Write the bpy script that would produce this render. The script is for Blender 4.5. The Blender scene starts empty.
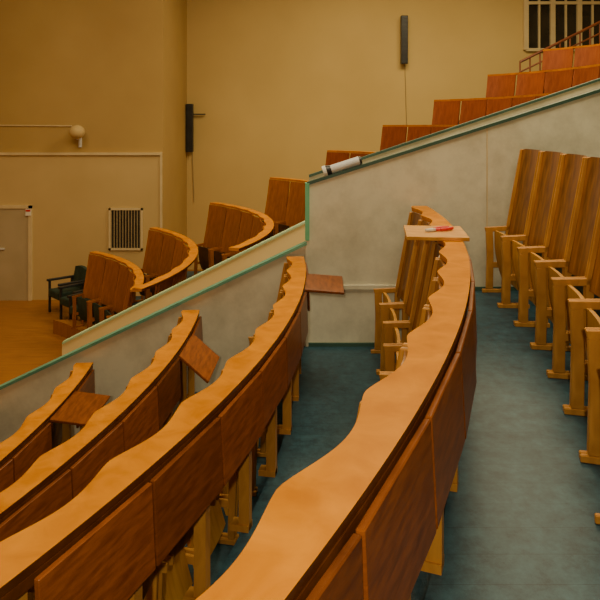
import bpy, bmesh, math, random
from mathutils import Vector, Matrix
random.seed(4)
C = bpy.context.scene.collection
FPX=650.0; HZ=127.0
def P(px,py,Y):   # pixel measurement -> world (level camera, vertical lens shift)
    return ((px-300)/FPX*Y, Y, -(py-HZ)/FPX*Y)

# ---------------- materials ----------------
def newmat(name):
    m=bpy.data.materials.new(name); m.use_nodes=True
    nt=m.node_tree; b=nt.nodes['Principled BSDF']; return m,nt,b
def wood(name,c1,c2,rough=0.35,sc=(2,2,14),rot=(0,0,0),detail=6,spec=0.5,objvar=0.0,ior=1.5):
    m,nt,b=newmat(name); N=nt.nodes; L=nt.links
    tc=N.new('ShaderNodeTexCoord'); mp=N.new('ShaderNodeMapping')
    mp.inputs['Scale'].default_value=sc; mp.inputs['Rotation'].default_value=rot
    no=N.new('ShaderNodeTexNoise'); no.inputs['Scale'].default_value=3.0; no.inputs['Detail'].default_value=detail
    no.inputs['Distortion'].default_value=0.6
    cr=N.new('ShaderNodeValToRGB'); cr.color_ramp.elements[0].color=(*c1,1); cr.color_ramp.elements[1].color=(*c2,1)
    cr.color_ramp.elements[0].position=0.3; cr.color_ramp.elements[1].position=0.7
    L.new(tc.outputs['Object'],mp.inputs['Vector']); L.new(mp.outputs['Vector'],no.inputs['Vector'])
    L.new(no.outputs['Fac'],cr.inputs['Fac'])
    if objvar>0:
        oi=N.new('ShaderNodeObjectInfo'); mr=N.new('ShaderNodeMapRange')
        mr.inputs['To Min'].default_value=1-objvar; mr.inputs['To Max'].default_value=1+objvar
        hs=N.new('ShaderNodeHueSaturation')
        L.new(oi.outputs['Random'],mr.inputs['Value']); L.new(mr.outputs['Result'],hs.inputs['Value'])
        L.new(cr.outputs['Color'],hs.inputs['Color']); L.new(hs.outputs['Color'],b.inputs['Base Color'])
    else:
        L.new(cr.outputs['Color'],b.inputs['Base Color'])
    b.inputs['Roughness'].default_value=rough
    b.inputs['Specular IOR Level'].default_value=spec
    b.inputs['IOR'].default_value=ior
    bp=N.new('ShaderNodeBump'); bp.inputs['Strength'].default_value=0.08
    L.new(no.outputs['Fac'],bp.inputs['Height']); L.new(bp.outputs['Normal'],b.inputs['Normal'])
    return m
def paint(name,c1,c2,scale=1.5,rough=0.7,lo=0.35,hi=0.65,stretch=(1,1,1),bump=0.03,nrough=.5):
    m,nt,b=newmat(name); N=nt.nodes; L=nt.links
    tc=N.new('ShaderNodeTexCoord'); mp=N.new('ShaderNodeMapping'); mp.inputs['Scale'].default_value=stretch
    no=N.new('ShaderNodeTexNoise'); no.inputs['Scale'].default_value=scale; no.inputs['Detail'].default_value=10
    no.inputs['Roughness'].default_value=nrough
    cr=N.new('ShaderNodeValToRGB'); cr.color_ramp.elements[0].color=(*c1,1); cr.color_ramp.elements[1].color=(*c2,1)
    cr.color_ramp.elements[0].position=lo; cr.color_ramp.elements[1].position=hi
    L.new(tc.outputs['Object'],mp.inputs['Vector']); L.new(mp.outputs['Vector'],no.inputs['Vector'])
    L.new(no.outputs['Fac'],cr.inputs['Fac']); L.new(cr.outputs['Color'],b.inputs['Base Color'])
    b.inputs['Roughness'].default_value=rough
    bp=N.new('ShaderNodeBump'); bp.inputs['Strength'].default_value=bump
    L.new(no.outputs['Fac'],bp.inputs['Height']); L.new(bp.outputs['Normal'],b.inputs['Normal'])
    return m
M_rail=wood('varnished_orange_wood',(0.50,0.165,0.0),(0.68,0.255,0.004),0.3,(3,3,3),spec=0.3,ior=1.12)
M_edge=wood('dark_edge_wood',(0.08,0.022,0.003),(0.14,0.042,0.006),0.4,(4,4,4),spec=.2)
M_flap=wood('redbrown_plywood',(0.14,0.034,0.004),(0.27,0.073,0.008),0.33,(3,3,16),objvar=0.32,spec=0.25)
M_frame=wood('golden_beech',(0.42,0.18,0.035),(0.60,0.285,0.065),0.4,(5,5,2),objvar=0.12,spec=0.2)
M_back=wood('brown_plywood',(0.13,0.045,0.007),(0.36,0.140,0.022),0.35,(3,7,1.4),objvar=0.22,spec=0.25)
M_seat=wood('light_plywood',(0.44,0.19,0.03),(0.62,0.31,0.06),0.4,(3,9,1.5),objvar=0.2,spec=0.2)
M_fback=wood('far_orange_plywood',(0.27,0.08,0.006),(0.42,0.135,0.012),0.4,(3,6,1.5),objvar=0.12,spec=0.2)
M_fred=wood('far_red_plywood',(0.22,0.046,0.008),(0.32,0.078,0.014),0.4,(3,6,1.5),objvar=0.12,spec=0.2)
M_fseat=wood('dark_brown_seat',(0.05,0.022,0.01),(0.11,0.045,0.015),0.5,(3,3,3))
M_green=paint('dark_green_fabric',(0.012,0.03,0.02),(0.03,0.055,0.035),8,0.8)
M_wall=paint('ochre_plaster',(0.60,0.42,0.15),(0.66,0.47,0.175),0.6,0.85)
M_wall_shaded=paint('ochre_plaster_shaded',(0.43,0.275,0.085),(0.49,0.325,0.105),0.6,0.85)  # same ochre plaster, with the left recess's weaker light painted into the colour
M_dado=paint('pale_plaster',(0.54,0.38,0.15),(0.60,0.43,0.18),0.8,0.8)
M_white=paint('offwhite_board',(0.44,0.41,0.30),(0.76,0.72,0.54),1.9,0.22,0.22,0.58,nrough=.68)
M_beige=paint('cream_board',(0.90,0.66,0.30),(0.94,0.72,0.35),1.5,0.6)
M_teal=paint('teal_trim',(0.10,0.30,0.21),(0.15,0.38,0.27),4,0.5)
M_green2=paint('bright_green_trim',(0.12,0.46,0.25),(0.19,0.56,0.33),4,0.5)
M_pgreen=paint('pale_green_trim',(0.42,0.60,0.36),(0.52,0.68,0.42),4,0.5)
M_dk=paint('dark_green_trim',(0.03,0.08,0.055),(0.05,0.11,0.08),4,0.5)
M_cream=paint('cream_trim',(0.62,0.48,0.25),(0.69,0.55,0.30),4,0.6)
M_vent=paint('tan_grille_paint',(0.30,0.22,0.10),(0.36,0.27,0.13),4,0.6)
M_black=paint('black_plastic',(0.012,0.012,0.012),(0.025,0.025,0.025),6,0.4)
M_metal=paint('silver_metal',(0.6,0.6,0.58),(0.75,0.75,0.72),4,0.3)
M_whitep=paint('white_plastic',(0.75,0.72,0.62),(0.82,0.8,0.7),4,0.4)
M_red=paint('red_plastic',(0.6,0.02,0.015),(0.7,0.03,0.02),4,0.35)
M_railing=paint('red_brown_railing_paint',(0.16,0.04,0.015),(0.22,0.06,0.02),4,0.4)
M_door=paint('grey_door_paint',(0.42,0.33,0.18),(0.48,0.38,0.22),1.5,0.6)
M_stage=wood('stage_parquet',(0.30,0.115,0.022),(0.39,0.16,0.034),0.45,(1,8,1),spec=.3)
M_glass=paint('dark_window_glass',(0.012,0.012,0.012),(0.03,0.025,0.02),2,0.15)
M_ceil=paint('ceiling_paint',(0.5,0.42,0.3),(0.55,0.46,0.33),1,0.9)
# floor paint with faint board joints and wear
def floormat():
    m,nt,b=newmat('teal_floor_paint'); N=nt.nodes; L=nt.links
    tc=N.new('ShaderNodeTexCoord')
    br=N.new('ShaderNodeTexBrick'); br.inputs['Scale'].default_value=1.0
    br.inputs['Brick Width'].default_value=4.2; br.inputs['Row Height'].default_value=0.14
    br.inputs['Mortar Size'].default_value=0.002; br.inputs['Mortar Smooth'].default_value=.6
    br.inputs['Color1'].default_value=(0.020,0.064,0.096,1); br.inputs['Color2'].default_value=(0.024,0.072,0.106,1)
    br.inputs['Mortar'].default_value=(0.012,0.036,0.054,1)
    no=N.new('ShaderNodeTexNoise'); no.inputs['Scale'].default_value=14; no.inputs['Detail'].default_value=14; no.inputs['Roughness'].default_value=.8
    cr=N.new('ShaderNodeValToRGB'); cr.color_ramp.elements[0].color=(0.4,0.4,0.4,1); cr.color_ramp.elements[1].color=(1.9,1.7,1.5,1)
    cr.color_ramp.elements[0].position=0.34; cr.color_ramp.elements[1].position=0.70
    mx=N.new('ShaderNodeMixRGB'); mx.blend_type='MULTIPLY'; mx.inputs['Fac'].default_value=1
    L.new(tc.outputs['Object'],br.inputs['Vector']); L.new(tc.outputs['Object'],no.inputs['Vector'])
    L.new(no.outputs['Fac'],cr.inputs['Fac']); L.new(br.outputs['Color'],mx.inputs[1]); L.new(cr.outputs['Color'],mx.inputs[2])
    L.new(mx.outputs['Color'],b.inputs['Base Color']); b.inputs['Roughness'].default_value=0.42
    b.inputs['Specular IOR Level'].default_value=.35
    return m
M_floor=floormat()

# ---------------- helpers ----------------
def mesh(name,verts,faces,mats,fm=None,smooth=False):
    me=bpy.data.meshes.new(name); me.from_pydata([tuple(v) for v in verts],[],faces)
    for m in (mats if isinstance(mats,(list,tuple)) else [mats]): me.materials.append(m)
    if fm:
        for p,i in zip(me.polygons,fm): p.material_index=i
    bm=bmesh.new(); bm.from_mesh(me); bmesh.ops.recalc_face_normals(bm,faces=bm.faces); bm.to_mesh(me); bm.free()
    if smooth:
        for p in me.polygons: p.use_smooth=True
        me.set_sharp_from_angle(angle=math.radians(40))
    return me
def link(name,me,parent=None,bevel=0):
    o=bpy.data.objects.new(name,me); C.objects.link(o)
    if parent: o.parent=parent
    if bevel:
        b=o.modifiers.new('bevel','BEVEL'); b.width=bevel; b.segments=2; b.limit_method='ANGLE'
    return o
def top(o,label,cat,group=None):
    o['label']=label; o['category']=cat
    if group: o['group']=group
def struct(o,label=None,cat=None):
    o['kind']='structure'
    o['label']=label or 'painted room surface of the lecture hall'
    o['category']=cat or 'wall'
class G:
    def __init__(s): s.v=[];s.f=[];s.m=[]
    def prism(s,poly,d,mi=0):
        n=len(poly); b=len(s.v); d=Vector(d)
        s.v+= [Vector(p) for p in poly]+[Vector(p)+d for p in poly]
        s.f.append(tuple(range(b,b+n))); s.f.append(tuple(range(b+2*n-1,b+n-1,-1)))
        for i in range(n):
            j=(i+1)%n; s.f.append((b+i,b+j,b+n+j,b+n+i))
        s.m+= [mi]*(n+2)
    def box(s,a,c,mi=0):
        x0,y0,z0=a;x1,y1,z1=c
        s.prism([(x0,y0,z0),(x1,y0,z0),(x1,y1,z0),(x0,y1,z0)],(0,0,z1-z0),mi)
    def cyl(s,p0,p1,r0,r1=None,n=14,mi=0):
        r1=r0 if r1 is None else r1
        p0=Vector(p0);p1=Vector(p1);ax=(p1-p0).normalized()
        u=ax.orthogonal().normalized();w=ax.cross(u);b=len(s.v)
        for p,r in((p0,r0),(p1,r1)):
            for i in range(n):
                t=2*math.pi*i/n; s.v.append(p+(u*math.cos(t)+w*math.sin(t))*r)
        s.f.append(tuple(range(b,b+n)));s.f.append(tuple(range(b+2*n-1,b+n-1,-1)))
        for i in range(n):
            j=(i+1)%n;s.f.append((b+i,b+j,b+n+j,b+n+i))
        s.m+=[mi]*(n+2)
    def sheet(s,fn,nu,nv,th,mi=0):
        b=len(s.v); th=Vector(th)
        for k in range(2):
            for j in range(nv+1):
                for i in range(nu+1): s.v.append(Vector(fn(i/nu,j/nv))+(th if k else Vector((0,0,0))))
        w=nu+1; K=w*(nv+1)
        idx=lambda i,j,k:b+k*K+j*w+i
        for j in range(nv):
            for i in range(nu):
                s.f.append((idx(i,j,0),idx(i+1,j,0),idx(i+1,j+1,0),idx(i,j+1,0)))
                s.f.append((idx(i,j,1),idx(i,j+1,1),idx(i+1,j+1,1),idx(i+1,j,1))); s.m+=[mi,mi]
        for i in range(nu):
            s.f.append((idx(i,0,0),idx(i,0,1),idx(i+1,0,1),idx(i+1,0,0)))
            s.f.append((idx(i,nv,0),idx(i+1,nv,0),idx(i+1,nv,1),idx(i,nv,1))); s.m+=[mi,mi]
        for j in range(nv):
            s.f.append((idx(0,j,0),idx(0,j+1,0),idx(0,j+1,1),idx(0,j,1)))
            s.f.append((idx(nu,j,0),idx(nu,j,1),idx(nu,j+1,1),idx(nu,j+1,0))); s.m+=[mi,mi]
    def me(s,name,mats,smooth=False): return mesh(name,s.v,s.f,mats,s.m,smooth)

# ---------------- arcs ----------------
PITCH=0.485
class Arc:
    def __init__(s,Xe,cy,R,Yend,ztop,zfl,off=0.0):
        s.R=R;s.cy=cy;s.cx=Xe-math.sqrt(R*R-(Yend-cy)**2);s.Yend=Yend;s.z=ztop;s.zf=zfl;s.off=off
        s.t1=math.asin((Yend-cy)/R)
    def th(s,l): return s.t1-l/s.R
    def pt(s,l,inw=0):
        t=s.th(l); r=s.R-inw; return (s.cx+r*math.cos(t),s.cy+r*math.sin(t))
    def X(s,Y): return s.cx+math.sqrt(max(0,s.R**2-(Y-s.cy)**2))
    def len_to(s,Y): return (s.t1-math.asin((Y-s.cy)/s.R))*s.R
ZF=[-1.38,-1.853,-2.24,-2.67,-3.08]
YE=5.44
A0=Arc(2.00,5.3,10.1,YE,-0.15,ZF[0])
A1=Arc(1.06,5.24,9.2,YE,-0.66,ZF[1],.10)
A2=Arc(0.03,4.95,8.2,YE,-1.083,ZF[2],.05)
A3=Arc(-0.84,4.9,7.6,YE,-1.53,ZF[3],.05)
A4=Arc(-1.73,4.8,6.9,YE,-1.97,ZF[4],.05)
A5=Arc(-2.58,4.8,6.1,YE,-2.41,-3.4,.05)

# ---------------- chair prototype meshes ----------------
def chair_meshes(tag,mb,ms,mf,thin=False):
    H=1.155
    g=G()
    def fb(u,v):
        S=(u-.5)*(.428 if not thin else .495); e=abs(2*u-1)
        F=.155-.03*(1-e*e)+.12*(1-v)**1.15
        z=.47+v*(H-.47)-(0.012*max(0,(e-.75)/.25)**2*v if v>.9 and not thin else 0)
        return (F,S,z)
    g.sheet(fb,10,8,(-.016,0,-.002)); back=g.me(tag+'_back',mb,True)
    g=G()
    def fs(u,v):
        S=(u-.5)*.405; e=abs(2*u-1)
        F=.395-.06*v+.02*math.sin(v*math.pi)+.012*(e*e)
        return (F-.02,S,.50-.38*v)
    g.sheet(fs,8,6,(-.02,0,0)); seat=g.me(tag+'_seat',ms,True)
    g=G(); w=.018 if not thin else .014
    def pr(pts): g.prism([(F,-w/2,z) for F,z in pts],(0,w,0))
    if not thin: pr([(.125,H-.005),(.168,H-.005),(.235,.80),(.29,.50),(.245,.50),(.19,.80)])
    else: pr([(.12,H-.015),(.135,H-.015),(.20,.80),(.25,.50),(.21,.50),(.16,.80)])
    pr([(.245,.50),(.29,.50),(.30,.03),(.262,.03)])
    pr([(.20,.50),(.455,.485),(.465,.525),(.20,.54)])
    pr([(.395,.50),(.455,.487),(.448,.30),(.455,.03),(.395,.03),(.39,.30)])
    pr([(.28,.20),(.40,.20),(.40,.245),(.28,.245)])
    g.box((.25,-w*.6,0),(.485,w*.6,.03))
    frame=g.me(tag+'_frame',mf)
    return back,seat,frame
CH=chair_meshes('near',M_back,M_seat,M_frame)
CF=chair_meshes('far',M_fback,M_fseat,M_fback,thin=True)
CR=chair_meshes('farred',M_fred,M_fseat,M_fred,thin=True)
CG=chair_meshes('green',M_fback,M_green,M_fback,thin=True)
def rounded(o,w=.004):
    b=o.modifiers.new('bevel','BEVEL'); b.width=w; b.segments=1; b.limit_method='ANGLE'
protos={}
def place_chair(ms,arc,l,label,group,sx=1.0):
    x,y=arc.pt(l); t=arc.th(l)
    e=bpy.data.objects.new('auditorium_seat',None); e.empty_display_size=.1; C.objects.link(e)
    e.location=(x,y,arc.zf); e.rotation_euler=(0,0,t+math.pi)
    e.scale=(1,sx,(arc.z-.03-arc.zf)/1.155)
    top(e,label,'chair',group)
    key=ms[0].name
    if key not in protos:
        b=bpy.data.objects.new('backrest',ms[0]); s=bpy.data.objects.new('seat',ms[1])
        f1=bpy.data.objects.new('side_frame',ms[2]); f2=bpy.data.objects.new('side_frame',ms[2])
        f1.location=(0,-.217,0); f2.location=(0,.217,0)
        rounded(f1);rounded(f2)
        protos[key]=(b,s,f1,f2); new=protos[key]
    else: new=[o.copy() for o in protos[key]]
    for o in new:
        C.objects.link(o); o.parent=e

# ---------------- rail rows ----------------
def rail_mesh(arc,L,wmax=.146,scoop=.041,th=.03,step=.02,mats=(M_rail,M_edge)):
    n=int(L/step); v=[];f=[];m=[]
    for i in range(n+1):
        l=L*i/n
        w=wmax-scoop*(0.5-0.5*math.cos(2*math.pi*(l-arc.off)/PITCH))**0.7
        for inw,z in((0,arc.z),(w,arc.z),(w-.004,arc.z-th),(0.006,arc.z-th)):
            x,y=arc.pt(l,inw); v.append((x,y,z))
    for i in range(n):
        a=4*i;b=a+4
        for k in range(4):
            k2=(k+1)%4; f.append((a+k,a+k2,b+k2,b+k)); m.append(0 if k in(0,1) else 1)
    f.append((0,1,2,3)); f.append((4*n+3,4*n+2,4*n+1,4*n)); m+=[0,0]
    return mesh('rail',v,f,list(mats),m)
def band_mesh(arc,L,i0,i1,z0,z1,mat,step=.1):
    n=max(2,int(L/step)); v=[];f=[]
    for i in range(n+1):
        l=L*i/n
        for inw,z in((i0,z1),(i1,z1),(i1,z0),(i0,z0)):
            x,y=arc.pt(l,inw); v.append((x,y,z))
    for i in range(n):
        a=4*i;b=a+4
        for k in range(4):
            k2=(k+1)%4; f.append((a+k,a+k2,b+k2,b+k))
    f.append((0,1,2,3)); f.append((4*n+3,4*n+2,4*n+1,4*n))
    return mesh('band',v,f,mat)
flapg=G(); flapg.box((-.018,-.238,-.27),(0,.238,0)); FL=flapg.me('flap',[M_flap])
def desk_row(arc,Ymin,zouter,angles,label,far=False):
    L=arc.len_to(Ymin)
    e=bpy.data.objects.new('desk_row',None); C.objects.link(e)
    x,y=arc.pt(L/2); e.location=(x,y,zouter if not far else arc.zf)
    top(e,label,'desk row','curved desk rows of the hall')
    def ch(o,lab=None):
        o.parent=e; o.matrix_parent_inverse=Matrix.Translation(-e.location)
        if lab:o['label']=lab
        return o
    ch(link('top_rail',rail_mesh(arc,L) if not far else rail_mesh(arc,L,.12,.02,.03,.05)),'orange varnished scalloped wooden top rail')
    if far: return e
    ch(link('hinge_batten',band_mesh(arc,L,.004,.05,arc.z-.062,arc.z-.031,M_edge)))
    n=int((L-arc.off)/PITCH)
    h=arc.z-.062-zouter
    pg=G(); pg.box((-.0,-.022,0),(.05,.022,h)); pg.box((-.0,-.03,0),(.09,.03,.03)); PM=pg.me('post',[M_frame])
    for k in range(n+1):
        l=arc.off+k*PITCH+ (0.03 if k==0 else 0); x,y=arc.pt(l,.035); t=arc.th(l)
        o=link('support_post',PM); ch(o); o.location=(x,y,zouter); o.rotation_euler=(0,0,t+math.pi)
    for k in range(n):
        l=arc.off+(k+.5)*PITCH; x,y=arc.pt(l,.001); t=arc.th(l)
        a=angles.get(k, random.uniform(0.02,.06))
        o=link('folding_desk',FL); ch(o,'red-brown hinged writing flap'); o.location=(x,y,arc.z-.038)
        o.rotation_euler=(0,a,t+math.pi); rounded(o,.003)
    return e

lab_row='curved desk row, scalloped orange rail, red-brown flaps'
desk_row(A1,0.35,ZF[0],{},lab_row+', beside aisle')
desk_row(A2,1.2,ZF[1],{1:1.5},lab_row+', one raised')
desk_row(A3,1.9,ZF[2],{1:.85},lab_row+', one half open')
desk_row(A4,2.6,ZF[3],{1:1.45},lab_row+', one raised')
desk_row(A5,3.6,ZF[4],{},lab_row+', lowest tier')
lc='golden wooden folding theatre seat with tall brown plywood back'
for arc,ymin,grp,sx in((A0,2.0,'folding seats beside the aisle',1),(A1,1.2,'folding seats of the second row',1),
                    (A2,1.9,'folding seats of the third row',.98),(A3,2.5,'folding seats of the fourth row',.97),
                    (A4,3.2,'folding seats of the fifth row',.96),(A5,4.2,'folding seats of the lowest row',.95)):
    n=int((arc.len_to(ymin)-arc.off)/PITCH)
    for k in range(n): place_chair(CH,arc,arc.off+(k+.5)*PITCH,lc,grp,sx)

# ---------------- far block ----------------
YF=10.6
far=[(96,251),(156,227),(216,202),(275,177),(332,150),(387,125),(438,100),(491,75),(546,50)]
FA=[]
for i,(px,py) in enumerate(far):
    X,Y,Z=P(px,py,YF)
    FA.append(Arc(X,7.9 if i==0 else 8.0,3.4 if i==0 else (3.6 if i>2 else 3.75),YF,Z,Z-1.15))
FP=0.55
for i,arc in enumerate(FA):
    ym=8.1 if i==0 else 6.55
    desk_row(arc,ym,0,{},'curved rear seat row with orange top rail beyond the stair wall',far=True)
    L=arc.len_to(ym); n=int(L/FP)
    for k in range(n):
        place_chair(CG if i==0 else CF if i<4 else CR,arc,(k+.5)*FP,
          'orange plywood seat with dark green folded cushion' if i==0 else 'brown plywood theatre seat with dark folded seat','seats beyond the stair wall',1.0)

# ---------------- floors ----------------
def tier(fL,fR,y0,y1,z,zb,name,n=40,mat=M_floor):
    v=[];f=[]
    for i in range(n+1):
        Y=y0+(y1-y0)*i/n; l=fL(Y); r=fR(Y)
        v+=[(l,Y,z),(r,Y,z),(r,Y,zb),(l,Y,zb)]
    for i in range(n):
        a=4*i;b=a+4
        for k in range(4):
            k2=(k+1)%4; f.append((a+k,a+k2,b+k2,b+k))
    f.append((0,1,2,3)); f.append((4*n+3,4*n+2,4*n+1,4*n))
    o=link(name,mesh(name,v,f,mat)); struct(o,'dark teal painted wooden tier floor','floor'); return o
y0=-1.6
inn=.07
arcs=[A0,A1,A2,A3,A4,A5]
tier(lambda Y:A0.X(Y)-inn,lambda Y:8.0,y0,5.5,-0.94,-3.42,'floor')
for i in range(5):
    tier(lambda Y,a=arcs[i+1]:a.X(Y)-inn,lambda Y,a=arcs[i]:a.X(Y)-inn,y0 if i<4 else 0.0,5.5,ZF[i],-3.42,'floor')
for i in range(1,len(FA)):
    a=FA[i]
    tier(lambda Y,a=FA[i-1]:a.X(Y)-inn,lambda Y,a=a:a.X(Y)-inn,6.42,YF+.1,a.zf,-3.42,'floor')
tier(lambda Y:FA[-1].X(Y)-inn,lambda Y:8.0,6.42,YF+.1,FA[-1].zf+.41,-3.42,'floor')
a=FA[0]
tier(lambda Y,a=a:a.X(Y)-.6,lambda Y,a=a:a.X(Y)-inn,7.9,YF+.1,a.zf,-3.42,'floor',mat=M_stage)
g=G(); g.box((-9,-1.8,-3.5),(8.1,15.7,-3.4)); o=link('floor',g.me('f',[M_stage])); struct(o,'orange-brown wooden stage floor','floor')

# ---------------- green chairs on stage ----------------
def gchair(x,y,z,r):
    e=bpy.data.objects.new('upholstered_chair',None); C.objects.link(e); e.location=(x,y,z); e.rotation_euler=(0,0,r)
    top(e,'dark green upholstered low chair with armrests','chair','green chairs beside the wooden rows')
    g=G(); g.sheet(lambda u,v:(-.2-.08*v,(u-.5)*.46,.38+.4*v+.03*math.sin(u*math.pi)),8,6,(-.06,0,0)); link('backrest',g.me('b',[M_green],True),e)
    g=G(); g.box((-.22,-.23,.30),(.24,.23,.44)); link('seat',g.me('s',[M_green]),e,.03)
    for s in (-1,1):
        g=G(); g.box((-.24,s*.25-.02,0),(-.2,s*.25+.02,.58)); g.box((.18,s*.25-.02,0),(.22,s*.25+.02,.58)); g.box((-.26,s*.25-.03,.57),(.25,s*.25+.03,.61))
        link('arm_frame',g.me('a',[M_black]),e,.008)
for i,(px,Y) in enumerate([(66,11.9),(79,11.35),(90,10.8)]):
    gchair((px-300)/FPX*Y,Y,-3.4,math.pi+.75+.1*i)

# ---------------- partition walls ----------------
def pw(pts,Y,th,mat,name,label):
    g=G(); g.prism([P(a,b,Y) for a,b in pts],(0,th,0)); o=link(name,g.me(name,[mat])); struct(o,label); return o
ln=lambda x:388-.4725*x
lr=lambda x:183-.3185*(x-308)
pw([(-150,ln(-150)),(307,ln(307)),(307,560),(-150,560)],5.5,.05,M_white,'wall_partition_low','off-white painted board partition with teal top edge')
pw([(307,lr(307)),(850,lr(850)),(850,560),(307,560)],5.5,.05,M_white,'wall_partition_high','off-white painted board partition with dark sloping top')
def strip(name,p0,p1,Y0,Y1,hpx,mat):
    a=[P(*p0,Y0),P(*p1,Y0),P(p1[0],p1[1]+hpx,Y0),P(p0[0],p0[1]+hpx,Y0)]
    g=G(); g.prism(a,(0,Y1-Y0,0)); o=link(name,g.me(name,[mat])); struct(o,'painted trim strip','trim'); return o
strip('trim_1',(-150,ln(-150)-1),(307,ln(307)-1),5.47,5.56,3,M_teal)
strip('trim_2',(307,lr(307)-1),(850,lr(850)-1),5.485,5.56,3.2,M_dk)
g=G(); x0=P(307,0,5.5)[0]
g.box((x0-.016,5.47,P(0,240,5.5)[2]),(x0+.02,5.57,P(0,183,5.5)[2])); o=link('trim_3',g.me('t',[M_green2])); struct(o,'bright green edge trim','trim')
g=G(); g.box((x0-.012,5.475,-1.85),(x0+.012,5.5,P(0,240,5.5)[2])); o=link('trim_4',g.me('t',[M_white])); struct(o,'pale edge batten','trim')
g=G(); x=P(487,0,5.5)[0]; g.box((x-.004,5.494,-1.38),(x+.004,5.5,P(0,128,5.5)[2]),0); o=link('trim_5',g.me('t',[M_cream])); struct(o,'vertical board seam','trim')
g=G(); g.box((x0+.02,5.485,P(0,289,5.5)[2]),(P(400,0,5.5)[0],5.5,P(0,285,5.5)[2]),0); o=link('trim_6',g.me('t',[M_white])); struct(o,'horizontal board ledge','trim')
g=G(); g.box((A2.X(5.4)+.03,5.48,ZF[1]),(A1.X(5.4)-.1,5.5,ZF[1]+.03)); o=link('baseboard_1',g.me('t',[M_dk])); struct(o,'dark baseboard','trim')
g=G(); g.box((A1.X(5.4)+.03,5.48,ZF[0]),(A0.X(5.4)-.1,5.5,ZF[0]+.03)); o=link('baseboard_2',g.me('t',[M_dk])); struct(o,'dark baseboard','trim')
pw([(62,344),(309,221),(309,600),(62,600)],6.3,.05,M_beige,'wall_stair_low','cream board stair wall with pale green top edge')
pw([(309,176),(850,lr(850)-14),(850,560),(309,560)],6.3,.05,M_white,'wall_stair_high','off-white stair wall')
strip('trim_7',(62,342.5),(309,219.5),6.28,6.36,2,M_pgreen)
strip('trim_8',(309,175),(850,lr(850)-15),6.28,6.36,2.5,M_dk)

# ---------------- room shell ----------------
YL=12.8; YR=15.5
g=G(); xe=P(163,0,YL)[0]
g.box((-9,YL,-3.4),(xe,YR+.1,4.6)); o=link('wall_left_recess',g.me('w',[M_wall_shaded])); struct(o,'ochre plaster wall with door and vent')
g=G(); g.box((-9,YL-.03,-3.4),(P(161,0,YL)[0],YL,P(0,154,YL)[2])); o=link('wall_dado',g.me('w',[M_dado])); struct(o,'paler lower wall zone')
g=G(); g.box((-9,YL-.07,P(0,155,YL)[2]),(P(161,0,YL)[0],YL,P(0,152.5,YL)[2])); g.box((P(160.5,0,YL)[0],YL-.05,-3.4),(P(162.5,0,YL)[0],YL,P(0,152,YL)[2]))
o=link('trim_9',g.me('w',[M_cream])); struct(o,'cream rail along the wall','trim')
g=G(); g.box((xe,YR,-3.4),(8.1,YR+.1,4.6)); o=link('wall_far',g.me('w',[M_wall])); struct(o,'ochre plaster far wall')
g=G(); g.box((-9.1,-1.8,-3.5),(-9,YR+.1,4.6)); o=link('wall_left',g.me('w',[M_wall])); struct(o,'ochre side wall')
g=G(); g.box((8.0,-1.8,-3.5),(8.1,YR+.1,4.6)); o=link('wall_right',g.me('w',[M_wall])); struct(o,'ochre side wall')
g=G(); g.box((-9.1,-1.9,-3.5),(8.1,-1.8,4.6)); o=link('wall_back',g.me('w',[M_wall])); struct(o,'ochre wall behind the seating')
g=G(); g.box((-9.1,-1.9,4.6),(8.1,YR+.1,4.7)); o=link('ceiling',g.me('w',[M_ceil])); struct(o,'plain ceiling','ceiling')

g=G(); a=P(-38,205,YL); b=P(33,298,YL); zf=-3.4
fr=.06
g.box((a[0],YL-.08,zf),(a[0]+fr,YL-.03,a[2])); g.box((b[0]-fr,YL-.08,zf),(b[0],YL-.03,a[2])); g.box((a[0],YL-.08,a[2]-fr),(b[0],YL-.03,a[2]))
mid=(a[0]+b[0])/2
g.box((a[0]+fr,YL-.06,zf),(mid-.01,YL-.03,a[2]-fr),1); g.box((mid+.01,YL-.06,zf),(b[0]-fr,YL-.03,a[2]-fr),1)
g.box((mid+.05,YL-.09,-2.4),(mid+.17,YL-.06,-2.37),2)
o=link('door_1',g.me('d',[M_cream,M_door,M_metal])); struct(o,'grey-beige double door','door')
g=G(); q=P(28,208,YL-.1); g.box((q[0]-.05,YL-.1,q[2]-.15),(q[0]+.05,YL-.08,q[2]-.02),1); g.box((q[0]-.045,YL-.105,q[2]-.07),(q[0]+.045,YL-.1,q[2]-.03),0)
o=link('door_sign',g.me('s',[M_red,M_whitep])); top(o,'small white sign with red band at door corner','sign')
g=G(); a=P(109,208,YL-.03); b=P(143,250,YL-.03)
g.box((a[0],YL-.06,b[2]),(a[0]+.04,YL-.03,a[2]));g.box((b[0]-.04,YL-.06,b[2]),(b[0],YL-.03,a[2]))
g.box((a[0],YL-.06,a[2]-.04),(b[0],YL-.03,a[2]));g.box((a[0],YL-.06,b[2]),(b[0],YL-.03,b[2]+.04))
g.box((a[0],YL-.035,b[2]),(b[0],YL-.03,a[2]),1)
ns=11
for i in range(ns):
    x=a[0]+.05+(b[0]-a[0]-.1)*i/(ns-1); g.box((x-.009,YL-.055,b[2]+.03),(x+.009,YL-.035,a[2]-.03),2)
o=link('air_vent',g.me('v',[M_cream,M_black,M_vent])); top(o,'wall ventilation grille with dark vertical slots','air vent')
e=bpy.data.objects.new('wall_lamp',None); C.objects.link(e); q=P(77,132,YL-.2); e.location=(q[0],YL,q[2]); top(e,'round white globe lamp on the wall','wall lamp')
bm=bmesh.new(); bmesh.ops.create_uvsphere(bm,u_segments=20,v_segments=14,radius=.15)
for v in bm.verts: v.co.z*=.9
me=bpy.data.meshes.new('globe'); bm.to_mesh(me); bm.free(); me.materials.append(M_dado)
for p in me.polygons:p.use_smooth=True
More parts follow.
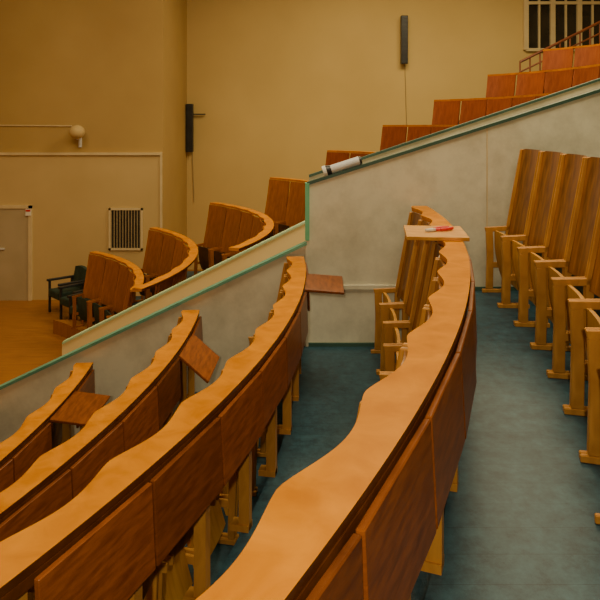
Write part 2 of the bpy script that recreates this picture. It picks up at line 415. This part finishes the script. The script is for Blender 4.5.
o=link('lamp_globe',me,e); o.location=(0,-.2,0)
g=G(); g.cyl((0,-.02,-.02),(0,-.2,-.14),.02,n=8); g.cyl((0,-.02,-.3),(0,-.02,.06),.035,n=8); g.cyl((-.08,0,.1),(-.08,-.06,.1),.03,n=8)
link('lamp_bracket',g.me('b',[M_metal]),e)
g=G(); q0=P(-60,125,YL-.02); q1=P(72,126,YL-.02); g.cyl((q0[0],YL-.015,q0[2]),(q1[0],YL-.015,q1[2]),.012,n=6)
o=link('wall_conduit',g.me('c',[M_cream])); top(o,'thin cable conduit running along wall','conduit')
def speaker(px,pt,pb,Y,cable,w,label,arm=False):
    e=bpy.data.objects.new('column_speaker',None); C.objects.link(e); x,_,z=P(px,(pt+pb)/2,Y-.12); e.location=(x,Y,z)
    h=(pb-pt)/FPX*(Y-.12)/2
    top(e,label,'speaker')
    g=G(); g.box((-w/2,-.22,-h),(w/2,-.08,h)); link('speaker_box',g.me('s',[M_black]),e,.01)
    g=G()
    for i in range(12):
        zz=-h+.05+(2*h-.1)*i/11; g.box((-w/2+.015,-.23,zz-.02),(w/2-.015,-.218,zz+.02))
    link('speaker_grille',g.me('s',[M_black]),e)
    g=G(); g.box((-.03,-.09,h*.6),(.03,0,h*.7)); g.box((-.03,-.09,-h*.7),(.03,0,-h*.6))
    if arm: g.box((0,-.1,h*.55),(.36,-.06,h*.6))
    link('speaker_bracket',g.me('s',[M_black]),e)
    g=G(); g.cyl((0.03,-.02,-h*.6),(.08,-.02,-h-cable),.007,n=6); link('speaker_cable',g.me('s',[M_vent]),e)
speaker(404,16,64,YR,1.5,.16,'tall black column loudspeaker with cable on ochre wall')
speaker(190,104,152,YR,1.2,.16,'tall black column loudspeaker with side bracket on ochre wall',True)
def win(name,x0,x1,z0,z1,Y):
    g=G(); g.box((x0,Y-.02,z0),(x1,Y,z1),1)
    nx=4
    for i in range(nx+1):
        x=x0+(x1-x0)*i/nx; g.box((x-.055,Y-.1,z0),(x+.055,Y-.02,z1),0)
        if i<nx: xm=x+(x1-x0)/nx/2; g.box((xm-.02,Y-.08,z0),(xm+.02,Y-.02,z1),0)
    for z in (z0,z0+(z1-z0)*.58,z1): g.box((x0,Y-.09,z-.035),(x1,Y-.02,z+.035),0)
    o=link(name,g.me(name,[M_cream,M_glass])); struct(o,'dark window with cream mullions','window')
win('window_1',P(525,0,YR)[0],7.9,P(0,50,YR)[2],3.75,YR)
g=G()
p0=P(520,62,13.5);p2=P(640,2,13.5)
g.cyl(p0,p2,.028,n=8)
g.cyl(P(520,72,13.5),P(640,14,13.5),.018,n=8)
for i in range(13):
    t=i/12; a=Vector(p0).lerp(Vector(p2),t); g.cyl(a,(a.x,a.y,p0[2]-1.2),.018,n=8)
o=link('stair_railing',g.me('r',[M_railing])); top(o,'red-brown slanted metal stair railing below window','railing')
g=G(); g.box((3.6,10.75,-3.4),(8,15.45,p0[2]-1.2)); o=link('floor',g.me('l',[M_floor])); struct(o,'upper landing floor','floor')

# ---------------- loose items ----------------
g=G(); g.box((-.18,-.22,0),(.18,.22,.022),0); o=link('loose_desk_board',g.me('b',[M_seat]),None,.003)
o.location=(.825,3.98,-.659); o.rotation_euler=(0,0,-.12); top(o,'loose plywood desk board lying across the top rail','board')
e=bpy.data.objects.new('pliers',None); C.objects.link(e); e.location=(.82,3.97,-.637); e.rotation_euler=(0,0,.5); top(e,'red-handled pliers lying on the loose board','pliers')
def handle(sg):
    g=G(); pts=[(0,0),(.03,sg*.022),(.07,sg*.03),(.11,sg*.022),(.13,sg*.016)]
    for a,b in zip(pts,pts[1:]): g.cyl((a[0],a[1],.012),(b[0],b[1],.012),.010,n=10)
    return g.me('h',[M_red],True)
link('handle',handle(1),e); link('handle',handle(-1),e)
g=G(); g.prism([(-.07,-.006,.004),(-.07,.006,.004),(-.02,.018,.004),(.01,.012,.004),(.01,-.012,.004),(-.02,-.018,.004)],(0,0,.014)); link('jaw',g.me('j',[M_metal]),e,.002)
e=bpy.data.objects.new('metal_flashlight',None); C.objects.link(e)
q=P(340,172,5.53); e.location=(q[0],5.525,q[2]+.045); e.rotation_euler=(0,-.31,0); top(e,'silver flashlight with black head resting on partition top','flashlight')
g=G(); g.cyl((-.08,0,0),(.17,0,0),.038,n=20); link('barrel',g.me('b',[M_metal],False),e)
g=G(); g.cyl((-.15,0,0),(-.12,0,0),.05,.05,n=20,mi=0); g.cyl((-.12,0,0),(-.08,0,0),.05,.04,n=20,mi=1); link('flashlight_head',g.me('b',[M_whitep,M_black]),e)
g=G(); g.cyl((.17,0,0),(.19,0,0),.038,.032,n=20); link('end_cap',g.me('b',[M_black]),e)

# ---------------- camera & lights ----------------
cam=bpy.data.cameras.new('camera'); co=bpy.data.objects.new('camera',cam); C.objects.link(co)
co.rotation_euler=(math.pi/2,0,0); cam.sensor_width=36; cam.lens=FPX/600*36; cam.shift_y=-(300-HZ)/600; cam.clip_start=.05
bpy.context.scene.camera=co
def area(name,loc,rot,size,power,col):
    l=bpy.data.lights.new(name,'AREA'); l.shape='RECTANGLE'; l.size=size[0]; l.size_y=size[1]; l.energy=power; l.color=col
    o=bpy.data.objects.new(name,l); C.objects.link(o); o.location=loc; o.rotation_euler=rot; return o
area('ceiling_light',(1.5,3.8,4.5),(0,0,0),(4,3),320,(1,.84,.54))
area('ceiling_light',(-4,7,4.3),(0,0,0),(3,4),210,(1,.80,.46))
area('ceiling_light',(2.5,10.5,4.3),(0,0,0),(4,3),430,(1,.81,.45))
fl=bpy.data.lights.new('flash','SPOT'); fl.energy=170; fl.spot_size=2.0; fl.spot_blend=.6; fl.shadow_soft_size=.03; fl.color=(1,.88,.62)
fo=bpy.data.objects.new('flash',fl); C.objects.link(fo); fo.location=(-.1,-.5,.25); fo.rotation_euler=(math.pi/2-.05,0,0)
w=bpy.data.worlds.new('world'); bpy.context.scene.world=w; w.use_nodes=True
w.node_tree.nodes['Background'].inputs[0].default_value=(1,.85,.65,1); w.node_tree.nodes['Background'].inputs[1].default_value=.15
